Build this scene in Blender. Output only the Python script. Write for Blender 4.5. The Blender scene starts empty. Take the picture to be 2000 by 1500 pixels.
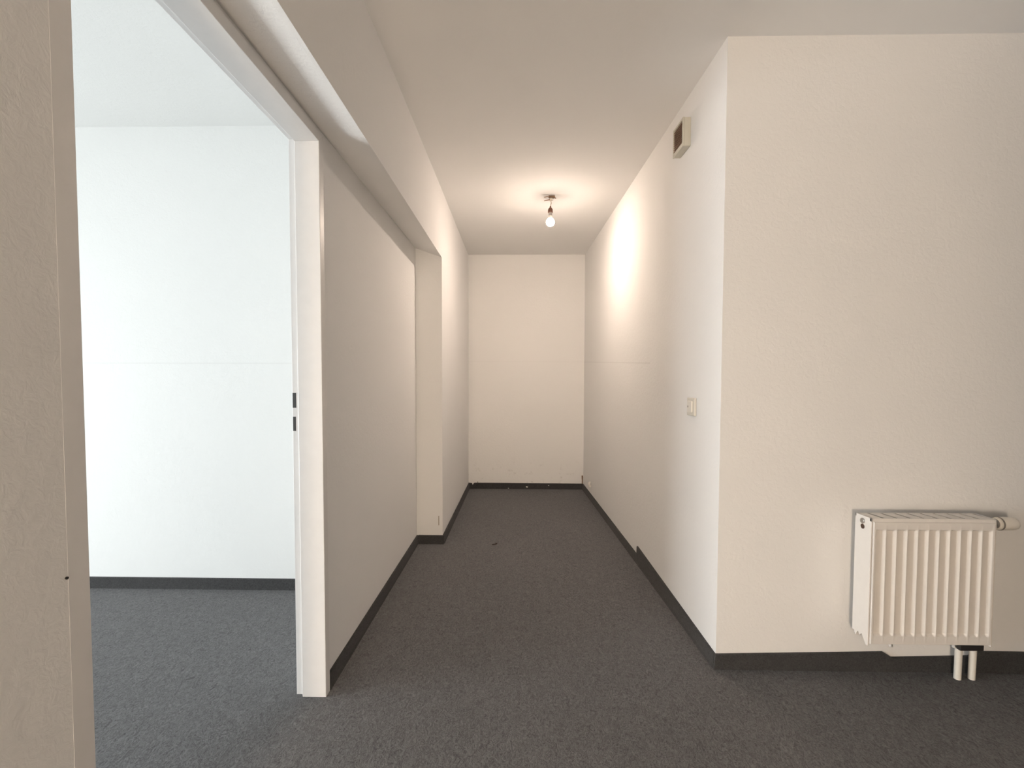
import bpy, bmesh, math, random
from mathutils import Matrix, Vector

random.seed(7)
SC = bpy.context.scene
COL = SC.collection

# ------------------------------------------------------------------ camera
CAM_H = 1.15
cd = bpy.data.cameras.new('camera')
cd.sensor_fit = 'HORIZONTAL'
cd.sensor_width = 36.0
cd.lens = 36.0 * 900.0 / 2000.0
cd.shift_y = 27.1 / 2000.0
cd.clip_start = 0.02
cam = bpy.data.objects.new('camera', cd)
COL.objects.link(cam)
cam.matrix_world = (Matrix.Translation((0, 0, CAM_H)) @ Matrix.Rotation(0.0187, 4, 'Z')
                    @ Matrix.Rotation(math.pi / 2 - 0.0375, 4, 'X') @ Matrix.Rotation(0.0024, 4, 'Z'))
SC.camera = cam

# ------------------------------------------------------------------ world, lights, exposure
SC.view_settings.view_transform = 'Standard'
SC.view_settings.look = 'None'
SC.view_settings.exposure = 0.30
SC.view_settings.gamma = 1.0
SC.view_settings.use_curve_mapping = False
w = bpy.data.worlds.new('overcast_sky')
SC.world = w
w.use_nodes = True
w.node_tree.nodes['Background'].inputs[0].default_value = (0.86, 0.93, 1.0, 1)
w.node_tree.nodes['Background'].inputs[1].default_value = 1.0


def area(name, loc, rot, sx, sy, power, color, spread=180):
    d = bpy.data.lights.new(name, 'AREA')
    d.shape = 'RECTANGLE'
    d.size, d.size_y = sx, sy
    d.energy = power
    d.color = color
    d.spread = math.radians(spread)
    o = bpy.data.objects.new(name, d)
    o.location = loc
    o.rotation_euler = rot
    COL.objects.link(o)
    return o


# daylight through the window of the adjoining room (window_1 in wall_adjoining_left)
area('side_room_light', (-4.86, 0.30, 0.66), (0, math.radians(-90), 0), 1.30, 2.0, 176, (0.95, 0.99, 1.0))
area('side_room_light', (-2.5, -3.26, 1.15), (math.radians(90), 0, 0), 2.0, 2.1, 8, (0.95, 0.99, 1.0))  # weak fill at the added near-wall window
# unseen warm lamp, placed low behind the partition to suit the shading
pl = bpy.data.lights.new('unseen_lamp', 'POINT')
pl.energy = 198
pl.color = (1.0, 0.80, 0.61)
pl.shadow_soft_size = 0.25
po = bpy.data.objects.new('unseen_lamp', pl)
po.location = (-0.56, -2.5, 0.65)
COL.objects.link(po)

# ------------------------------------------------------------------ dimensions (metres)
XR0, Y_FRONT = 0.7857, 1.8222        # corner of corridor right wall and front wall
XR1, Y_BACK = 0.6666, 4.8596         # right wall at the far end
XA0, XA1 = -0.5468, -0.5517          # corridor left wall / beam face
Y_REC = 3.2023                       # end of the recess
XW0, XW1 = -0.714, -0.729            # recess wall
XB = -0.7024                         # door casing face
Y_J, Y_N = 1.6177, 0.7275            # door opening far / near
Z_H = 1.9797                         # door opening head
Z_C, Z_C2 = 2.463, 2.4967            # ceilings
Z_S = 1.998                          # beam underside, outer edge
WALL_T = 0.092
Y_ADJ = 2.4695                       # back wall of adjoining room
Y_NEAR, X_FAR, X_ADJ = -3.0, 3.4, -4.6
TOP = 2.62


def xw(y):
    return XW0 if y <= Y_J else XW0 + (XW1 - XW0) * (y - Y_J) / (Y_REC - Y_J)


def xr(y):
    return XR0 + (XR1 - XR0) * (y - Y_FRONT) / (Y_BACK - Y_FRONT)


# ------------------------------------------------------------------ materials
def new_mat(name):
    m = bpy.data.materials.new(name)
    m.use_nodes = True
    nt = m.node_tree
    return m, nt, nt.nodes['Principled BSDF']


def plain(name, col, rough=0.5, metal=0.0, spec=0.5, bump=0.0, bscale=200.0):
    m, nt, p = new_mat(name)
    p.inputs['Roughness'].default_value = rough
    p.inputs['Metallic'].default_value = metal
    p.inputs['Specular IOR Level'].default_value = spec
    tc = nt.nodes.new('ShaderNodeTexCoord')
    n = nt.nodes.new('ShaderNodeTexNoise')
    n.inputs['Scale'].default_value = bscale
    n.inputs['Detail'].default_value = 3
    nt.links.new(tc.outputs['Object'], n.inputs['Vector'])
    mx = nt.nodes.new('ShaderNodeMixRGB')
    mx.inputs[1].default_value = (*[c * 0.97 for c in col], 1)
    mx.inputs[2].default_value = (*[min(1, c * 1.03) for c in col], 1)
    nt.links.new(n.outputs['Fac'], mx.inputs[0])
    nt.links.new(mx.outputs[0], p.inputs['Base Color'])
    if bump:
        b = nt.nodes.new('ShaderNodeBump')
        b.inputs['Strength'].default_value = bump
        b.inputs['Distance'].default_value = 0.001
        nt.links.new(n.outputs['Fac'], b.inputs['Height'])
        nt.links.new(b.outputs['Normal'], p.inputs['Normal'])
    return m


def math_node(nt, op, a, b=None, clamp=False):
    n = nt.nodes.new('ShaderNodeMath')
    n.operation = op
    n.use_clamp = clamp
    for i, v in enumerate((a, b)):
        if v is None:
            continue
        if isinstance(v, (int, float)):
            n.inputs[i].default_value = v
        else:
            nt.links.new(v, n.inputs[i])
    return n.outputs[0]


def wall_material(name, col, bump=0.4, dark_line=None, scuff=0.0):
    """painted woodchip paper: fine grain relief, an optional thin dark line (z = a + b*y), scuffs low down"""
    m, nt, p = new_mat(name)
    p.inputs['Roughness'].default_value = 0.92
    p.inputs['Specular IOR Level'].default_value = 0.15
    tc = nt.nodes.new('ShaderNodeTexCoord')
    obj = tc.outputs['Object']
    n1 = nt.nodes.new('ShaderNodeTexNoise')
    n1.inputs['Scale'].default_value = 55
    n1.inputs['Detail'].default_value = 5
    n1.inputs['Roughness'].default_value = 0.62
    n1.inputs['Distortion'].default_value = 0.6
    nt.links.new(obj, n1.inputs['Vector'])
    n2 = nt.nodes.new('ShaderNodeTexNoise')
    n2.inputs['Scale'].default_value = 1.6
    n2.inputs['Detail'].default_value = 3
    nt.links.new(obj, n2.inputs['Vector'])
    mx = nt.nodes.new('ShaderNodeMixRGB')
    mx.inputs[1].default_value = (*[c * 0.98 for c in col], 1)
    mx.inputs[2].default_value = (*[min(1, c * 1.02) for c in col], 1)
    nt.links.new(n2.outputs['Fac'], mx.inputs[0])
    out = mx.outputs[0]
    sep = nt.nodes.new('ShaderNodeSeparateXYZ')
    nt.links.new(obj, sep.inputs[0])
    if dark_line:
        a, b, y0, y1, amount = dark_line
        line = math_node(nt, 'ADD', math_node(nt, 'MULTIPLY', sep.outputs[1], b), a)
        d = math_node(nt, 'ABSOLUTE', math_node(nt, 'SUBTRACT', sep.outputs[2], line))
        f = math_node(nt, 'SUBTRACT', 1.0, math_node(nt, 'DIVIDE', d, 0.006), True)
        g = math_node(nt, 'MULTIPLY', math_node(nt, 'GREATER_THAN', sep.outputs[1], y0),
                      math_node(nt, 'LESS_THAN', sep.outputs[1], y1))
        f = math_node(nt, 'MULTIPLY', math_node(nt, 'MULTIPLY', f, g), amount)
        k = nt.nodes.new('ShaderNodeMixRGB')
        k.inputs[2].default_value = (0.25, 0.22, 0.2, 1)
        nt.links.new(f, k.inputs[0])
        nt.links.new(out, k.inputs[1])
        out = k.outputs[0]
    if scuff:
        v = nt.nodes.new('ShaderNodeTexNoise')
        v.inputs['Scale'].default_value = 22
        v.inputs['Detail'].default_value = 4
        nt.links.new(obj, v.inputs['Vector'])
        r = math_node(nt, 'MULTIPLY', math_node(nt, 'SUBTRACT', v.outputs['Fac'], 0.60, True), 9.0, True)
        low = math_node(nt, 'SUBTRACT', 1.0, math_node(nt, 'DIVIDE', sep.outputs[2], 0.36), True)
        f = math_node(nt, 'MULTIPLY', math_node(nt, 'MULTIPLY', r, low), scuff)
        k = nt.nodes.new('ShaderNodeMixRGB')
        k.inputs[2].default_value = (0.22, 0.18, 0.15, 1)
        nt.links.new(f, k.inputs[0])
        nt.links.new(out, k.inputs[1])
        out = k.outputs[0]
    nt.links.new(out, p.inputs['Base Color'])
    bp = nt.nodes.new('ShaderNodeBump')
    bp.inputs['Strength'].default_value = bump
    bp.inputs['Distance'].default_value = 0.004
    nt.links.new(n1.outputs['Fac'], bp.inputs['Height'])
    nt.links.new(bp.outputs['Normal'], p.inputs['Normal'])
    return m


def carpet_material(name, dark, light):
    m, nt, p = new_mat(name)
    p.inputs['Roughness'].default_value = 0.95
    p.inputs['Specular IOR Level'].default_value = 0.1
    p.inputs['Sheen Weight'].default_value = 0.08
    tc = nt.nodes.new('ShaderNodeTexCoord')
    mp = nt.nodes.new('ShaderNodeMapping')
    mp.inputs['Scale'].default_value = (1.0, 0.55, 1.0)
    nt.links.new(tc.outputs['Object'], mp.inputs['Vector'])
    a = nt.nodes.new('ShaderNodeTexNoise')
    a.inputs['Scale'].default_value = 70
    a.inputs['Detail'].default_value = 4
    a.inputs['Roughness'].default_value = 0.6
    a.inputs['Distortion'].default_value = 2.4
    b = nt.nodes.new('ShaderNodeTexNoise')
    b.inputs['Scale'].default_value = 420
    b.inputs['Detail'].default_value = 2
    c = nt.nodes.new('ShaderNodeTexNoise')
    c.inputs['Scale'].default_value = 2.2
    c.inputs['Detail'].default_value = 3
    for n in (a, b, c):
        nt.links.new(mp.outputs[0], n.inputs['Vector'])
    s = math_node(nt, 'ADD', math_node(nt, 'MULTIPLY', a.outputs['Fac'], 0.6), math_node(nt, 'MULTIPLY', b.outputs['Fac'], 0.4))
    rp = nt.nodes.new('ShaderNodeValToRGB')
    rp.color_ramp.elements[0].position = 0.36
    rp.color_ramp.elements[0].color = (*dark, 1)
    rp.color_ramp.elements[1].position = 0.66
    rp.color_ramp.elements[1].color = (*light, 1)
    nt.links.new(s, rp.inputs[0])
    k = nt.nodes.new('ShaderNodeMixRGB')
    k.blend_type = 'MULTIPLY'
    k.inputs[0].default_value = 1.0
    nt.links.new(rp.outputs[0], k.inputs[1])
    r2 = nt.nodes.new('ShaderNodeValToRGB')
    r2.color_ramp.elements[0].color = (0.9, 0.9, 0.9, 1)
    r2.color_ramp.elements[1].color = (1.1, 1.1, 1.1, 1)
    nt.links.new(c.outputs['Fac'], r2.inputs[0])
    nt.links.new(r2.outputs[0], k.inputs[2])
    nt.links.new(k.outputs[0], p.inputs['Base Color'])
    bp = nt.nodes.new('ShaderNodeBump')
    bp.inputs['Strength'].default_value = 0.55
    bp.inputs['Distance'].default_value = 0.004
    nt.links.new(s, bp.inputs['Height'])
    nt.links.new(bp.outputs['Normal'], p.inputs['Normal'])
    return m


WHITE = (0.87, 0.865, 0.855)
M_WALL = wall_material('white_woodchip_wall', WHITE)
M_BACK = wall_material('scuffed_end_wall', WHITE, dark_line=(1.347, 0.0, -10, 10, 0.05), scuff=0.35)
M_RIGHT = wall_material('corridor_right_wall', WHITE, dark_line=(1.1374, 0.043, 2.7, 9, 0.14))  # faint sloping darker line on the far part of the wall
M_ADJ = wall_material('adjoining_room_wall', (0.80, 0.805, 0.79), dark_line=(1.24, 0.0, -10, 10, 0.08))  # level line is the wallpaper joint
M_CEIL = wall_material('white_ceiling', (0.87, 0.865, 0.855), bump=0.12)
M_CARPET = carpet_material('grey_needle_felt_carpet', (0.068, 0.0675, 0.069), (0.208, 0.207, 0.210))
M_SKIRT = carpet_material('carpet_skirting', (0.035, 0.035, 0.036), (0.075, 0.074, 0.074))  # carpet tone darkened; shade on the upright strips is put into the colour
M_FRAME = plain('white_lacquered_steel', (0.80, 0.79, 0.78), 0.35, bump=0.03, bscale=30)
M_SEAL = plain('white_rubber_seal', (0.72, 0.71, 0.70), 0.6)
M_DARK = plain('dark_slot', (0.05, 0.05, 0.05), 0.6)
M_RAD = plain('radiator_enamel', (0.80, 0.77, 0.735), 0.32, bump=0.02, bscale=40)
M_PLASTIC = plain('aged_white_plastic', (0.72, 0.69, 0.62), 0.4)
M_PLASTIC2 = plain('white_plastic', (0.80, 0.77, 0.71), 0.38)
M_VENT = plain('ivory_vent_plastic', (0.60, 0.58, 0.50), 0.45)
M_BROWN = plain('brown_vent_dark', (0.075, 0.04, 0.024), 0.7)
M_SOCKET = plain('brown_bakelite', (0.13, 0.05, 0.025), 0.35)
M_METAL = plain('dull_metal', (0.42, 0.40, 0.38), 0.35, metal=0.9)
M_BLACK = plain('black_rubber', (0.02, 0.018, 0.018), 0.5)
M_WIRE = plain('bare_wire_brown', (0.22, 0.13, 0.07), 0.5)
M_WIREW = plain('white_cable', (0.7, 0.64, 0.56), 0.5)


def emit_mat(name, col, strength):
    m = bpy.data.materials.new(name)
    m.use_nodes = True
    nt = m.node_tree
    nt.nodes.clear()
    e = nt.nodes.new('ShaderNodeEmission')
    e.inputs[0].default_value = (*col, 1)
    # emission fades from bottom to cap, shaped to weaken hot spots nearby
    tc = nt.nodes.new('ShaderNodeTexCoord')
    sp = nt.nodes.new('ShaderNodeSeparateXYZ')
    nt.links.new(tc.outputs['Normal'], sp.inputs[0])
    mr = nt.nodes.new('ShaderNodeMapRange')
    mr.inputs['From Min'].default_value = -0.9
    mr.inputs['From Max'].default_value = 0.15
    mr.inputs['To Min'].default_value = strength
    mr.inputs['To Max'].default_value = strength * 0.02
    nt.links.new(sp.outputs[2], mr.inputs[0])
    nt.links.new(mr.outputs[0], e.inputs[1])
    o = nt.nodes.new('ShaderNodeOutputMaterial')
    nt.links.new(e.outputs[0], o.inputs[0])
    return m


def glass_mat(name):
    m = bpy.data.materials.new(name)
    m.use_nodes = True
    nt = m.node_tree
    nt.nodes.clear()
    t = nt.nodes.new('ShaderNodeBsdfTransparent')
    g = nt.nodes.new('ShaderNodeBsdfGlossy')
    g.inputs['Roughness'].default_value = 0.02
    x = nt.nodes.new('ShaderNodeMixShader')
    x.inputs[0].default_value = 0.06
    o = nt.nodes.new('ShaderNodeOutputMaterial')
    nt.links.new(t.outputs[0], x.inputs[1])
    nt.links.new(g.outputs[0], x.inputs[2])
    nt.links.new(x.outputs[0], o.inputs[0])
    return m


M_BULB = emit_mat('glowing_bulb', (1.0, 0.81, 0.67), 1200.0)
M_GLASS = glass_mat('window_glass')


# ------------------------------------------------------------------ mesh helpers
def add_prism(bm, bottom, top):
    """solid between two matching rings of 3D points"""
    a = [bm.verts.new(p) for p in bottom]
    b = [bm.verts.new(p) for p in top]
    n = len(a)
    bm.faces.new(a[::-1])
    bm.faces.new(b)
    for i in range(n):
        bm.faces.new((a[i], a[(i + 1) % n], b[(i + 1) % n], b[i]))


def add_box(bm, x0, x1, y0, y1, z0, z1):
    add_prism(bm, [(x0, y0, z0), (x1, y0, z0), (x1, y1, z0), (x0, y1, z0)],
              [(x0, y0, z1), (x1, y0, z1), (x1, y1, z1), (x0, y1, z1)])


def add_plan(bm, pts, z0, z1):
    add_prism(bm, [(x, y, z0) for x, y in pts], [(x, y, z1) for x, y in pts])


def add_tube(bm, path, r, seg=10, radii=None):
    rings = []
    n = len(path)
    path = [Vector(p) for p in path]
    for i, p in enumerate(path):
        d = (path[min(i + 1, n - 1)] - path[max(i - 1, 0)]).normalized()
        u = d.cross(Vector((0, 0, 1)) if abs(d.z) < 0.9 else Vector((1, 0, 0))).normalized()
        v = d.cross(u)
        rr = radii[i] if radii else r
        rings.append([bm.verts.new(p + (u * math.cos(t) + v * math.sin(t)) * rr)
                      for t in (2 * math.pi * k / seg for k in range(seg))])
    bm.faces.new(rings[0])
    bm.faces.new(rings[-1][::-1])
    for a, b in zip(rings, rings[1:]):
        for k in range(seg):
            bm.faces.new((a[k], b[k], b[(k + 1) % seg], a[(k + 1) % seg]))


def lathe(bm, c, prof, seg=24, axis='z'):
    """prof: (radius, along) pairs round an axis through c"""
    c = Vector(c)
    path = [c + (Vector((0, 0, h)) if axis == 'z' else Vector((h, 0, 0))) for r, h in prof]
    add_tube(bm, path, 0, seg, [max(r, 1e-4) for r, h in prof])


def link(name, bm, mat, parent=None, bevel=0.0, smooth=False, kind=None, label=None, cat=None, group=None, seg=2):
    bmesh.ops.recalc_face_normals(bm, faces=bm.faces)
    me = bpy.data.meshes.new(name)
    bm.to_mesh(me)
    bm.free()
    me.materials.append(mat)
    o = bpy.data.objects.new(name, me)
    COL.objects.link(o)
    if parent:
        o.parent = parent
    if smooth:
        for p in me.polygons:
            p.use_smooth = True
        try:
            me.set_sharp_from_angle(angle=math.radians(40))
        except Exception:
            pass
    if bevel:
        b = o.modifiers.new('edge', 'BEVEL')
        b.width = bevel
        b.segments = seg
        b.limit_method = 'ANGLE'
        b.angle_limit = math.radians(40)
    if kind:
        o['kind'] = kind
    if label:
        o['label'] = label
    if cat:
        o['category'] = cat
    if group:
        o['group'] = group
    return o


def struct(name, bm, mat, label, cat, **k):
    return link(name, bm, mat, kind='structure', label=label, cat=cat, **k)


def thing(name, label, cat, kind=None):
    o = bpy.data.objects.new(name, None)
    COL.objects.link(o)
    o.empty_display_size = 0.1
    o['label'] = label
    o['category'] = cat
    if kind:
        o['kind'] = kind
    return o


B = bmesh.new

# ------------------------------------------------------------------ the shell
bm = B()
add_box(bm, X_ADJ - 0.2, X_FAR + 0.2, Y_NEAR - 0.2, Y_BACK + 0.2, -0.12, 0.0)
struct('floor', bm, M_CARPET, 'grey needle-felt carpet floor running through corridor and side room', 'floor')

bm = B()
add_box(bm, XW0 - WALL_T, X_FAR + 0.2, Y_NEAR - 0.2, Y_BACK + 0.2, Z_C, Z_C + 0.15)
struct('ceiling', bm, M_CEIL, 'plain white corridor ceiling with the bare bulb', 'ceiling')
bm = B()
add_box(bm, X_ADJ - 0.2, XW0 - WALL_T, Y_NEAR - 0.2, Y_ADJ + 0.2, Z_C2, Z_C2 + 0.15)
struct('ceiling_adjoining', bm, M_ADJ, 'bright white ceiling of the side room seen through doorway', 'ceiling')

bm = B()
add_plan(bm, [(XA1 - 0.3, Y_BACK), (XR1 + 0.12, Y_BACK), (XR1 + 0.12, Y_BACK + 0.12), (XA1 - 0.3, Y_BACK + 0.12)], 0, Z_C)
struct('wall_back', bm, M_BACK, 'narrow white end wall of the corridor with low scuffs', 'wall')

bm = B()
add_plan(bm, [(XR0, Y_FRONT), (XR0 + 0.12, Y_FRONT + 0.12), (XR1 + 0.12, Y_BACK), (XR1, Y_BACK)], 0, Z_C)
struct('wall_right', bm, M_RIGHT, 'white right-hand corridor wall carrying vent and switch', 'wall')
bm = B()
add_plan(bm, [(XR0, Y_FRONT), (X_FAR, Y_FRONT), (X_FAR, Y_FRONT + 0.12), (XR0 + 0.12, Y_FRONT + 0.12)], 0, Z_C)
struct('wall_front', bm, M_WALL, 'cream-lit white wall behind the small radiator', 'wall')

bm = B()
add_plan(bm, [(XA0, Y_REC), (XA1, Y_BACK), (XW1 - WALL_T, Y_BACK), (XW1 - WALL_T, Y_REC)], 0, Z_C)
struct('wall_left_rear', bm, M_WALL, 'white rear left corridor wall with pier edge ending the recess', 'wall')

# recess wall with the door opening
O_N, O_J, O_H = Y_N - 0.035, Y_J + 0.035, Z_H + 0.035
bm = B()
add_plan(bm, [(XB - 0.0003, Y_NEAR), (XB - 0.0003, O_N), (XW0 - WALL_T, O_N), (XW0 - WALL_T, Y_NEAR)], 0, Z_C)
add_plan(bm, [(XW0, O_N), (XW0, O_J), (XW0 - WALL_T, O_J), (XW0 - WALL_T, O_N)], O_H, Z_C)
add_plan(bm, [(xw(O_J), O_J), (XW1, Y_REC), (XW1 - WALL_T, Y_REC), (XW0 - WALL_T, O_J)], 0, Z_C)
struct('wall_left', bm, M_WALL, 'white left wall with the doorway, shaded foreground strip and recess', 'wall')

# downstand beam over the recess; its underside tilts slightly
bm = B()
secs = []
for y, zi in ((Y_NEAR, 2.028), (Y_J, 2.036), (Y_REC, 2.062)):
    secs.append([(XA0, y, Z_S), (XA0, y, Z_C), (xw(y), y, Z_C), (xw(y), y, zi)])
rings = [[bm.verts.new(p) for p in s] for s in secs]
bm.faces.new(rings[0])
bm.faces.new(rings[-1][::-1])
for a, b in zip(rings, rings[1:]):
    for k in range(4):
        bm.faces.new((a[k], b[k], b[(k + 1) % 4], a[(k + 1) % 4]))
struct('wall_left_upper', bm, M_WALL, 'white boxed beam running along the ceiling above the doorway', 'wall')

# adjoining room
bm = B()
add_box(bm, X_ADJ, XW0 - WALL_T, Y_ADJ, Y_ADJ + 0.12, 0, Z_C2)
struct('wall_adjoining_back', bm, M_ADJ, 'bright white wall of the side room seen through doorway', 'wall')
WY0, WY1, WZ0, WZ1 = -0.70, 1.30, 0.02, 1.32
bm = B()
xa, xb = X_ADJ - 0.2, X_ADJ
add_box(bm, xa, xb, Y_NEAR, WY0, 0, Z_C2)
add_box(bm, xa, xb, WY1, Y_ADJ + 0.12, 0, Z_C2)
add_box(bm, xa, xb, WY0, WY1, 0, WZ0)
add_box(bm, xa, xb, WY0, WY1, WZ1, Z_C2)
struct('wall_adjoining_left', bm, M_ADJ, 'window wall of the side room, out of view', 'wall')
VX0, VX1 = -3.50, -1.50
bm = B()
add_box(bm, X_ADJ - 0.2, VX0, Y_NEAR - 0.2, Y_NEAR, 0, Z_C2)
add_box(bm, VX1, XW0 - WALL_T, Y_NEAR - 0.2, Y_NEAR, 0, Z_C2)
add_box(bm, VX0, VX1, Y_NEAR - 0.2, Y_NEAR, 0, WZ0)
add_box(bm, VX0, VX1, Y_NEAR - 0.2, Y_NEAR, 2.2, Z_C2)
struct('wall_adjoining_near', bm, M_ADJ, 'near wall of the side room, out of view', 'wall')
bm = B()
add_box(bm, XW0 - WALL_T, X_FAR, Y_NEAR - 0.12, Y_NEAR, 0, Z_C)
struct('wall_near', bm, M_WALL, 'white wall behind the camera position', 'wall')
bm = B()
add_box(bm, X_FAR, X_FAR + 0.12, Y_NEAR - 0.12, Y_FRONT + 0.12, 0, Z_C)
struct('wall_far_right', bm, M_WALL, 'white wall closing the room far to the right', 'wall')

# unseen partition added behind the camera; its open doorway shapes the lamp light
bm = B()
PX0, PX1, PZ = -0.66, 0.28, 2.20
add_box(bm, XW0, PX0, -1.32, -1.20, 0, Z_C)
add_box(bm, PX1, X_FAR, -1.32, -1.20, 0, Z_C)
add_box(bm, PX0, PX1, -1.32, -1.20, PZ, Z_C)
struct('added_partition', bm, M_WALL, 'unseen partition added behind the camera, its open doorway shaping the lamp light', 'wall')

# windows of the adjoining room; the near-wall one is added to brighten it
def window(name, label, along, c, a0, a1, z0, z1):
    """casement window: along = 'x' or 'y', c = centre plane of the wall"""
    win = thing(name, label, 'window', 'structure')
    def bx(bm, p, q, u, v, h):
        if along == 'y':
            add_box(bm, c - h, c + h, p, q, u, v)
        else:
            add_box(bm, p, q, c - h, c + h, u, v)
    t = 0.06
    mid = (a0 + a1) / 2
    bm = B()
    for p, q, u, v in ((a0, a0 + t, z0, z1), (a1 - t, a1, z0, z1), (a0 + t, a1 - t, z0, z0 + t), (a0 + t, a1 - t, z1 - t, z1),
                       (mid - t / 2, mid + t / 2, z0 + t, z1 - t)):
        bx(bm, p, q, u, v, 0.035)
    link('window_frame', bm, M_FRAME, win)
    for p, q in ((a0 + t, mid - t / 2), (mid + t / 2, a1 - t)):
        bm = B()
        bx(bm, p, q, z0 + t, z1 - t, 0.006)
        link('pane', bm, M_GLASS, win)


window('window_1', 'low wide window in the side room wall opposite the doorway, out of view', 'y', X_ADJ - 0.1, WY0, WY1, WZ0, WZ1)
window('added_window', 'added unseen tall window in the near wall, brightening the side room', 'x', Y_NEAR - 0.1, VX0, VX1, WZ0, 2.2)

# ------------------------------------------------------------------ door frame (steel casing, no leaf)
door = thing('door_1', 'white steel door frame without a leaf in the left wall', 'door frame', 'structure')
PROF = [(0.0, 0.0), (-0.0867, 0.0), (-0.0867, 0.013), (-0.1140, 0.013), (-0.1140, 0.055), (-0.1036, 0.055),
        (-0.1036, 0.035), (0.0, 0.035)]


def frame_piece(name, fa, fb, bevel=0.0015):
    bm = B()
    add_prism(bm, [fa(XB + dx, u) for dx, u in PROF], [fb(XB + dx, u) for dx, u in PROF])
    return link(name, bm, M_FRAME, door, bevel=bevel)


P0 = lambda x, u: (x, Y_N - u, 0.0)
P1 = lambda x, u: (x, Y_N - u, Z_H + u)
P2 = lambda x, u: (x, Y_J + u, Z_H + u)
P3 = lambda x, u: (x, Y_J + u, 0.0)
frame_piece('jamb', P0, P1, 0.0)
frame_piece('frame_head', P1, P2)
jamb = frame_piece('jamb', P2, P3)
# rubber seal in the rebate corner, one run per side
SE = [(-0.0867, 0.007), (-0.0867, 0.013), (-0.0915, 0.013), (-0.0915, 0.010)]
for fa, fb in ((P0, P1), (P1, P2), (P2, P3)):
    bm = B()
    add_prism(bm, [fa(XB + dx, u) for dx, u in SE], [fb(XB + dx, u) for dx, u in SE])
    link('seal', bm, M_SEAL, door)
# strike: two dark slots let into the rebate face of the far jamb
for z0, z1, xa, xb in ((1.051, 1.104, -0.8146, -0.8020), (0.968, 1.019, -0.8144, -0.8040)):
    bm = B()
    add_box(bm, xa, xb, Y_J + 0.0122, Y_J + 0.016, z0, z1)
    link('latch_slot', bm, M_DARK, jamb, label='dark latch slot in the white rebate')


# ------------------------------------------------------------------ skirting strips
def skirting(name, p, q, h0, h1, label, t=0.011, nx=None):
    """strip on the wall line p-q; the room lies to the left of p->q"""
    p, q = Vector(p), Vector(q)
    d = (q - p).normalized()
    n = Vector((-d.y, d.x)) * t
    bm = B()
    def ring(o, h):
        return [(o.x, o.y, 0.0), (o.x + n.x * 1.25, o.y + n.y * 1.25, 0.0), (o.x + n.x, o.y + n.y, h * 0.2),
                (o.x + n.x * 0.8, o.y + n.y * 0.8, h - 0.003), (o.x + n.x * 0.35, o.y + n.y * 0.35, h), (o.x, o.y, h)]
    add_prism(bm, ring(p, h0), ring(q, h1))
    return struct(name, bm, M_SKIRT, label, 'skirting')


HB = 0.060
skirting('baseboard_adjoining', (XW0 - WALL_T, Y_ADJ), (X_ADJ, Y_ADJ), HB, HB, 'grey carpet skirting along the bright side-room wall')
skirting('baseboard_left', (XW1, Y_REC), (xw(O_J), O_J), HB, HB, 'dark carpet skirting along the left recess wall beside door frame')
skirting('baseboard_pier', (XA0 + 0.011, Y_REC), (XW1 + 0.011, Y_REC), HB, HB, 'short dark skirting across the pier face at the recess end', t=0.014)
skirting('baseboard_left_rear', (XA1, Y_BACK), (XA0, Y_REC), HB, HB, 'dark carpet skirting along the rear left corridor wall')
Y_STEP = 2.888
skirting('baseboard_right', (XR0, Y_FRONT), (xr(Y_STEP), Y_STEP), 0.057, 0.108, 'nearer dark right-hand skirting, rising to a pointed raised end')
skirting('baseboard_right_far', (xr(Y_STEP), Y_STEP), (XR1, Y_BACK), 0.052, HB, 'lower dark skirting along the far right corridor wall')

# end wall strip: torn notch near its left end
bm = B()
outline = [(XA1, 0), (XR1, 0), (XR1, 0.061), (-0.485, 0.064), (-0.497, 0.058), (-0.507, 0.040), (-0.514, 0.060), (XA1, 0.064)]
add_prism(bm, [(x, Y_BACK, z) for x, z in outline], [(x, Y_BACK - 0.011, z) for x, z in outline])
bb = struct('baseboard_back', bm, M_SKIRT, 'dark torn skirting across the corridor end wall with paint flecks', 'skirting')
for k, (x, z, s) in enumerate(((0.069, 0.025, 0.013), (-0.126, 0.009, 0.007), (0.30, 0.040, 0.006))):
    bm = B()
    add_prism(bm, [(x - s, Y_BACK - 0.0115, z), (x + s * 0.3, Y_BACK - 0.0115, z - s * 0.7), (x + s, Y_BACK - 0.0115, z + s * 0.1), (x - s * 0.2, Y_BACK - 0.0115, z + s * 0.6)],
              [(x - s, Y_BACK - 0.0128, z), (x + s * 0.3, Y_BACK - 0.0128, z - s * 0.7), (x + s, Y_BACK - 0.0128, z + s * 0.1), (x - s * 0.2, Y_BACK - 0.0128, z + s * 0.6)])
    link('paint_fleck', bm, M_PLASTIC2, bb)

# front wall strip: cut lower under the radiator
bm = B()
outline = [(XR0 - 0.011, 0), (X_FAR, 0), (X_FAR, 0.084), (1.80, 0.084), (1.775, 0.066), (1.475, 0.056), (1.44, 0.078),
           (1.20, 0.071), (XR0 + 0.01, 0.060), (XR0 - 0.006, 0.060)]
add_prism(bm, [(x, Y_FRONT, z) for x, z in outline], [(x, Y_FRONT - 0.012, z) for x, z in outline])
struct('baseboard_front', bm, M_SKIRT, 'dark skirting on the radiator wall, cut lower under the radiator', 'skirting')

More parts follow.
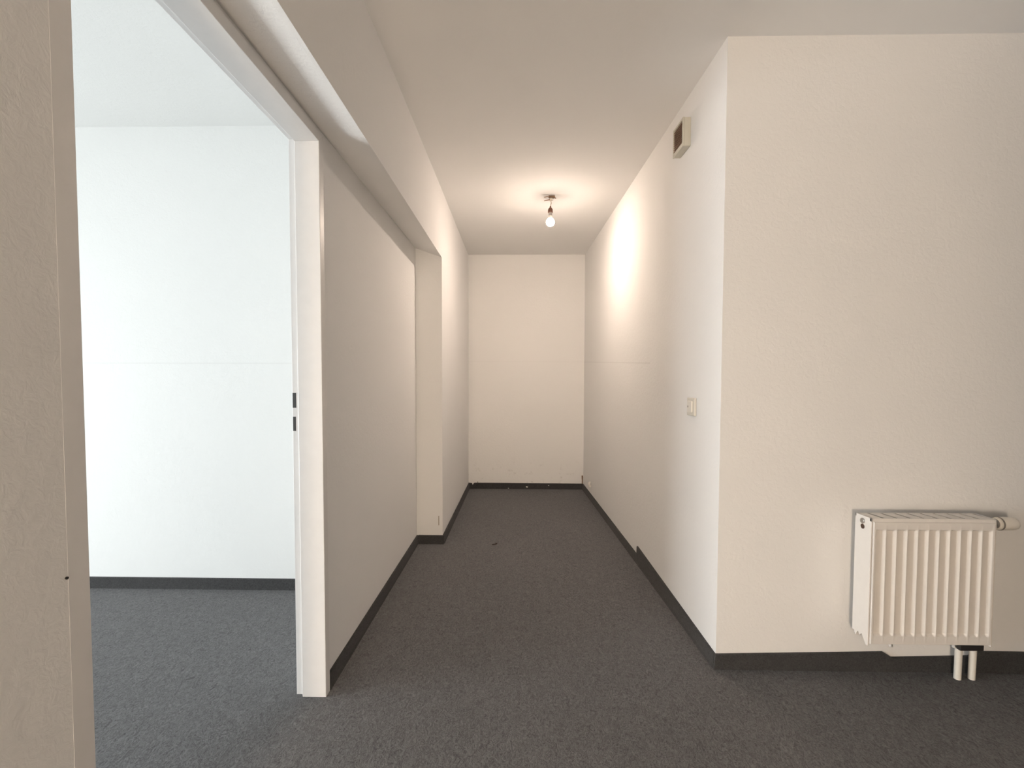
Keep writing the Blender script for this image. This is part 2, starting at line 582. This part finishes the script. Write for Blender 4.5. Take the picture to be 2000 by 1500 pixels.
# ------------------------------------------------------------------ hanging bulb
LX, LY = 0.2145, 3.3312
lamp = thing('pendant_bulb', 'bare glowing light bulb hanging from wires on the corridor ceiling', 'light bulb')
bm = B()
add_tube(bm, [(LX - 0.005, LY, Z_C), (LX - 0.005, LY, Z_C - 0.012), (LX + 0.012, LY - 0.004, Z_C - 0.02),
              (LX + 0.01, LY - 0.006, Z_C - 0.034), (LX - 0.004, LY - 0.006, Z_C - 0.036)], 0.0022, 8)
link('ceiling_hook', bm, M_METAL, lamp, smooth=True)
bm = B()
add_box(bm, LX - 0.019, LX + 0.024, LY - 0.012, LY + 0.010, Z_C - 0.016, Z_C - 0.003)
link('mounting_plate', bm, M_WIRE, lamp, bevel=0.003)
bm = B()
add_box(bm, LX - 0.014, LX + 0.006, LY - 0.014, LY + 0.004, Z_C - 0.036, Z_C - 0.018)
link('terminal_block', bm, M_WIREW, lamp, bevel=0.003)
for path in ([(LX - 0.010, LY - 0.005, Z_C - 0.012), (LX - 0.030, LY - 0.010, Z_C - 0.010), (LX - 0.052, LY - 0.012, Z_C - 0.014)],
             [(LX - 0.008, LY - 0.010, Z_C - 0.030), (LX - 0.028, LY - 0.016, Z_C - 0.036), (LX - 0.052, LY - 0.020, Z_C - 0.043)],
             [(LX + 0.010, LY + 0.004, Z_C - 0.008), (LX + 0.022, LY + 0.020, Z_C - 0.004), (LX + 0.034, LY + 0.040, Z_C - 0.002)]):
    bm = B()
    add_tube(bm, path, 0.0032, 8)
    link('wire_end', bm, M_WIRE, lamp, smooth=True)
bm = B()
add_tube(bm, [(LX - 0.004, LY - 0.004, Z_C - 0.034), (LX - 0.001, LY - 0.003, Z_C - 0.052), (LX - 0.006, LY - 0.001, Z_C - 0.066),
              (LX - 0.007, LY, Z_C - 0.082)], 0.0032, 8)
link('flex', bm, M_WIREW, lamp, smooth=True)
SX, SZ = LX - 0.007, Z_C - 0.072
bm = B()
lathe(bm, (SX, LY, SZ), [(0.0045, 0.0), (0.006, -0.010), (0.012, -0.016), (0.0165, -0.024), (0.0175, -0.040), (0.0175, -0.046), (0.014, -0.048)], 24)
link('socket', bm, M_SOCKET, lamp, smooth=True)
bm = B()
lathe(bm, (SX, LY, SZ), [(0.0135, -0.044), (0.0138, -0.052), (0.0128, -0.054), (0.0138, -0.058), (0.0128, -0.061), (0.0138, -0.065), (0.0135, -0.070)], 24)
link('screw_base', bm, M_METAL, lamp, smooth=True)
bm = B()
BR = 0.0295
prof = []
zc = -0.112
for k in range(0, 13):
    a = math.radians(62 - k * 152 / 12)
    prof.append((BR * math.cos(a), zc + BR * math.sin(a)))
lathe(bm, (SX, LY, SZ), prof, 28)
bulb = link('bulb_glass', bm, M_BULB, lamp, smooth=True, label='glowing warm white bulb')

bm = B()
lathe(bm, (SX, LY, SZ), [(0.0128, -0.064), (0.0140, -0.071), (0.0150, -0.080), (0.0140, -0.088)], 24)
link('bulb_collar', bm, M_PLASTIC2, bulb, smooth=True, label='cream plastic collar of the bulb')

# ------------------------------------------------------------------ ventilation box on the right wall
vent = thing('wall_vent', 'small ivory box vent with brown louvres high on right wall', 'vent')
ang = math.atan2(XR1 - XR0, Y_BACK - Y_FRONT)


def on_wall(name, parent, mat, y0, y1, z0, z1, d0, d1, bevel=0.0, extra=None, **k):
    """box on the right wall: y along the wall, d = distance out from it"""
    bm = B()
    pts = []
    for d in (d0, d1):
        pts.append([(xr(y) - d, y, z) for y, z in (((y0, z0), (y1, z0), (y1, z1), (y0, z1)) if not extra else extra(y0, y1, z0, z1, d))])
    add_prism(bm, pts[0], pts[1])
    return link(name, bm, mat, parent, bevel=bevel, **k)


VY0, VY1, VZ0, VZ1 = 2.158, 2.280, 2.222, 2.352
on_wall('vent_box', vent, M_VENT, VY0, VY1, VZ0, VZ1, 0.0, 0.030, bevel=0.003)
bm = B()
for y0, y1, z0, z1 in ((VY0, VY0 + 0.010, VZ0, VZ1), (VY1 - 0.008, VY1, VZ0, VZ1), (VY0 + 0.010, VY1 - 0.008, VZ1 - 0.010, VZ1), (VY0 + 0.010, VY1 - 0.008, VZ0, VZ0 + 0.018)):
    add_prism(bm, [(xr(y) - 0.030, y, z) for y, z in ((y0, z0), (y1, z0), (y1, z1), (y0, z1))],
              [(xr(y) - 0.037, y, z) for y, z in ((y0, z0), (y1, z0), (y1, z1), (y0, z1))])
link('grille_frame', bm, M_VENT, vent)
on_wall('grille_back', vent, M_BROWN, VY0 + 0.010, VY1 - 0.008, VZ0 + 0.018, VZ1 - 0.010, 0.0301, 0.0312, label='dark brown louvre opening')
bm = B()
n = 10
for k in range(n):
    z = VZ0 + 0.0225 + k * (VZ1 - VZ0 - 0.033) / n
    y0, y1 = VY0 + 0.010, VY1 - 0.008
    add_prism(bm, [(xr(y0) - 0.031, y0, z + 0.003), (xr(y0) - 0.0365, y0, z), (xr(y0) - 0.0365, y0, z + 0.0026), (xr(y0) - 0.031, y0, z + 0.0056)],
              [(xr(y1) - 0.031, y1, z + 0.003), (xr(y1) - 0.0365, y1, z), (xr(y1) - 0.0365, y1, z + 0.0026), (xr(y1) - 0.031, y1, z + 0.0056)])
link('louvre_slats', bm, plain('louvre_brown', (0.34, 0.22, 0.15), 0.6), vent, kind='stuff', label='fine brown louvre slats')

# ------------------------------------------------------------------ light switch
sw = thing('light_switch', 'small cream rocker light switch on the right wall near corner', 'light switch')
on_wall('cover_plate', sw, M_PLASTIC, 2.045, 2.128, 0.994, 1.075, 0.0, 0.011, bevel=0.004)
rk = on_wall('rocker', sw, M_PLASTIC2, 2.062, 2.112, 1.008, 1.061, 0.010, 0.0165, bevel=0.003)
on_wall('indicator', rk, M_METAL, 2.096, 2.106, 1.031, 1.039, 0.016, 0.0172)

# ------------------------------------------------------------------ radiator
rad = thing('radiator', 'small white ribbed panel radiator under the cream wall', 'radiator')
RX0, RX1, RY0, RY1, RZ0, RZ1 = 1.286, 1.737, 1.690, 1.775, 0.172, 0.648


def ribbed_panel(name, yf, depth, x0, x1, z0, z1, sign):
    """pressed steel panel: smooth bands top and bottom, vertical channels between"""
    pitch = (x1 - x0 - 0.016) / 11.0
    xs = [(x0, 0), (x0 + 0.003, 1), (x0 + 0.006, 1)]
    for k in range(11):
        b = x0 + 0.008 + k * pitch
        xs += [(b + 0.000, 1), (b + pitch * 0.06, 0.9), (b + pitch * 0.17, 0.1), (b + pitch * 0.23, 0), (b + pitch * 0.74, 0), (b + pitch * 0.80, 0.1), (b + pitch * 0.92, 0.9), (b + pitch * 0.97, 1)]
    xs += [(x1 - 0.006, 1), (x1 - 0.003, 1), (x1, 0)]
    zs = [(z0, 0, 1), (z0 + 0.004, 1, 1), (z0 + 0.034, 1, 1), (z0 + 0.040, 1, 0.1), (z0 + 0.046, 1, 0), (z1 - 0.040, 1, 0), (z1 - 0.034, 1, 0.1), (z1 - 0.029, 1, 1), (z1 - 0.004, 1, 1), (z1, 0, 1)]
    bm = B()
    grid = []
    for z, edge, band in zs:
        row = []
        for x, h in xs:
            rib = max(h, band) if band < 1 else (1 if h > 0 or (x0 + 0.001 < x < x1 - 0.001) else 0)
            rib = max(0.0, min(1.0, rib))
            if not edge:
                rib = 0.3
            row.append(bm.verts.new((x, yf + sign * depth * (1 - rib), z)))
        grid.append(row)
    for i in range(len(grid) - 1):
        for j in range(len(xs) - 1):
            bm.faces.new((grid[i][j], grid[i][j + 1], grid[i + 1][j + 1], grid[i + 1][j]))
    # rear sheet closes the panel
    yb = yf + sign * (depth + 0.006)
    back = [bm.verts.new((x, yb, z)) for x, z in ((x0, z0), (x1, z0), (x1, z1), (x0, z1))]
    bm.faces.new(back)
    bm.faces.new(grid[0] + [back[1], back[0]])
    bm.faces.new(grid[-1] + [back[2], back[3]])
    bm.faces.new([r[0] for r in grid] + [back[3], back[0]])
    bm.faces.new([r[-1] for r in grid] + [back[2], back[1]])
    return link(name, bm, M_RAD, rad, smooth=True)


ribbed_panel('front_panel', RY0, 0.009, RX0 + 0.006, RX1 - 0.006, RZ0 + 0.006, RZ1 - 0.010, 1)
ribbed_panel('back_panel', RY1, 0.009, RX0 + 0.006, RX1 - 0.006, RZ0 + 0.006, RZ1 - 0.010, -1)
# side covers, stepped lower rear corner
for x0, x1 in ((RX0, RX0 + 0.004), (RX1 - 0.004, RX1)):
    ring = [(RY0 + 0.004, RZ0), (RY0 + 0.014, RZ0), (RY0 + 0.030, RZ0 + 0.022), (RY0 + 0.036, RZ0 + 0.030), (RY0 + 0.046, RZ0 + 0.018),
            (RY0 + 0.054, RZ0 + 0.030), (RY0 + 0.064, RZ0 + 0.014), (RY1 - 0.010, RZ0 + 0.024), (RY1, RZ0 + 0.022), (RY1, RZ1), (RY0 + 0.004, RZ1)]
    bm = B()
    add_prism(bm, [(x0, y, z) for y, z in ring], [(x1, y, z) for y, z in ring])
    sc = link('side_cover', bm, M_RAD, rad, bevel=0.001)
    if x0 == RX0:
        bm = B()
        lathe(bm, (RX0 - 0.0045, RY0 + 0.046, RZ1 - 0.020), [(0.0085, 0.0), (0.0105, 0.0015), (0.0105, 0.005)], 18, 'x')
        pg = link('bleed_plug', bm, M_METAL, sc, smooth=True, label='dull metal bleed plug')
        bm = B()
        lathe(bm, (RX0 - 0.0008, RY0 + 0.046, RZ1 - 0.041), [(0.0095, 0.0), (0.0095, 0.001)], 18, 'x')
        link('cut_out', bm, M_BROWN, sc, label='dark hole below the plug')
# top grille: frame rails with flat slats
gr_bm = B()
add_box(gr_bm, RX0, RX1, RY0 + 0.004, RY0 + 0.012, RZ1 - 0.012, RZ1)
add_box(gr_bm, RX0, RX1, RY1 - 0.006, RY1, RZ1 - 0.012, RZ1)
grille = link('top_grille', gr_bm, M_RAD, rad, bevel=0.001)
nsl = 9
wsl = (RX1 - RX0 - 0.008) / nsl
for k in range(nsl):
    bm = B()
    x = RX0 + 0.004 + k * wsl
    a, b = x + 0.005, x + wsl - 0.005
    sk = 0.010
    add_prism(bm, [(a, RY0 + 0.012, RZ1 - 0.003), (b, RY0 + 0.012, RZ1 - 0.003), (b - sk, RY1 - 0.006, RZ1 - 0.003), (a - sk if k else a, RY1 - 0.006, RZ1 - 0.003)],
              [(a, RY0 + 0.012, RZ1 - 0.001), (b, RY0 + 0.012, RZ1 - 0.001), (b - sk, RY1 - 0.006, RZ1 - 0.001), (a - sk if k else a, RY1 - 0.006, RZ1 - 0.001)])
    link('slat', bm, M_RAD, grille)
# solid core, coloured near-black to put shade behind the slits
bm = B()
add_box(bm, RX0 + 0.01, RX1 - 0.01, RY0 + 0.018, RY1 - 0.014, RZ0 + 0.03, RZ1 - 0.012)
link('convector_core', bm, plain('convector_shade_dark', (0.04, 0.03, 0.026), 0.8), rad)
# wall brackets
for x in (RX0 + 0.09, RX1 - 0.13):
    bm = B()
    add_box(bm, x - 0.015, x + 0.015, RY1, Y_FRONT, RZ0 + 0.05, RZ1 - 0.06)
    link('wall_bracket', bm, M_RAD, rad)
    bm = B()
    add_tube(bm, [(x, RY0 + 0.014, RZ0 - 0.002), (x + 0.006, RY0 + 0.014, RZ0 - 0.005), (x + 0.010, RY0 + 0.014, RZ0 + 0.006)], 0.006, 10)
    link('fixing_hook', bm, M_RAD, rad, smooth=True)
# thermostat
TZ, TY = 0.621, 1.735
val = bpy.data.objects.new('thermostat_valve', None)
bm = B()
lathe(bm, (RX1 - 0.004, TY, TZ), [(0.012, 0.0), (0.014, 0.012), (0.014, 0.030), (0.018, 0.032), (0.018, 0.040), (0.015, 0.042)], 20, 'x')
vb = link('valve_body', bm, M_METAL, rad, smooth=True)
bm = B()
lathe(bm, (RX1 + 0.036, TY, TZ), [(0.018, 0.0), (0.0225, 0.003), (0.0245, 0.010), (0.0245, 0.050), (0.0235, 0.062), (0.020, 0.072), (0.012, 0.078), (0.001, 0.079)], 28, 'x')
hd = link('thermostat_head', bm, M_PLASTIC2, rad, smooth=True)
bm = B()
lathe(bm, (RX1 + 0.044, TY, TZ), [(0.0248, 0.0), (0.0252, 0.001), (0.0252, 0.005), (0.0248, 0.006)], 28, 'x')
link('scale_ring', bm, plain('grey_scale_ring', (0.25, 0.23, 0.21), 0.5), hd, smooth=True)
bpy.data.objects.remove(val)
# connection block and two pipes to the floor
bm = B()
add_box(bm, 1.676, 1.765, 1.748, 1.790, 0.125, 0.158)
add_box(bm, 1.684, 1.702, 1.760, 1.780, 0.158, 0.185)
add_box(bm, 1.738, 1.756, 1.760, 1.780, 0.158, 0.185)
link('valve_block', bm, M_BLACK, rad, bevel=0.003, label='black twin valve block')
for x in (1.693, 1.747):
    bm = B()
    add_tube(bm, [(x, 1.772, 0.130), (x + 0.001, 1.774, 0.060), (x + 0.002, 1.776, 0.0)], 0.0115, 14)
    pp = link('pipe', bm, M_PLASTIC2, rad, smooth=True)

# ------------------------------------------------------------------ small things
# loose cable stub low on the far right wall
bm = B()
y = 4.47
add_tube(bm, [(xr(y) + 0.002, y, 0.160), (xr(y) - 0.012, y - 0.01, 0.158), (xr(y) - 0.022, y - 0.05, 0.149), (xr(y) - 0.016, y - 0.09, 0.142)], 0.011, 10)
link('cable_stub', bm, M_PLASTIC2, label='white cable stub poking from right wall near the end skirting', cat='cable', smooth=True)
bm = B()
add_tube(bm, [(XR1 - 0.012, Y_BACK - 0.012, 0.062), (XR1 - 0.011, Y_BACK - 0.011, 0.100), (XR1 - 0.013, Y_BACK - 0.012, 0.148)], 0.006, 8, [0.005, 0.005, 0.0075])
link('cable_end', bm, M_WIRE, label='thin brown cable end standing in the far right corner', cat='cable', smooth=True)
bm = B()
add_tube(bm, [(-0.455, Y_BACK + 0.002, 0.072), (-0.453, Y_BACK - 0.014, 0.073)], 0.004, 8, [0.003, 0.005])
link('nail', bm, M_BLACK, label='tiny dark nail above the torn end skirting', cat='nail', smooth=True)
bm = B()
add_tube(bm, [(XB - 0.004, 0.690, 0.843), (XB + 0.002, 0.689, 0.843)], 0.002, 8, [0.0016, 0.0024])
link('nail', bm, M_BLACK, label='tiny dark nail in the shaded foreground wall beside doorway', cat='nail', smooth=True)
# slot in the pier face
bm = B()
add_box(bm, -0.577, -0.5705, Y_REC - 0.0012, Y_REC, 0.130, 0.196)
link('wall_slot', bm, plain('grey_slot', (0.46, 0.41, 0.36), 0.8), label='narrow grey upright slot low on the pier at recess end', cat='slot')
# crumb of dirt on the carpet
bm = B()
for k in range(6):
    a = random.uniform(0, 6.28)
    r = random.uniform(0.0, 0.012)
    add_tube(bm, [(-0.179 + r * math.cos(a), 3.186 + r * math.sin(a), 0.002), (-0.179 + r * math.cos(a) + 0.012 * math.cos(a), 3.186 + 0.014 * math.sin(a + 1), 0.006)], 0.0035, 6)
link('dry_leaf', bm, plain('dark_crumb', (0.03, 0.018, 0.014), 0.8), label='small dark crumpled leaf bit lying on the corridor carpet', cat='debris')
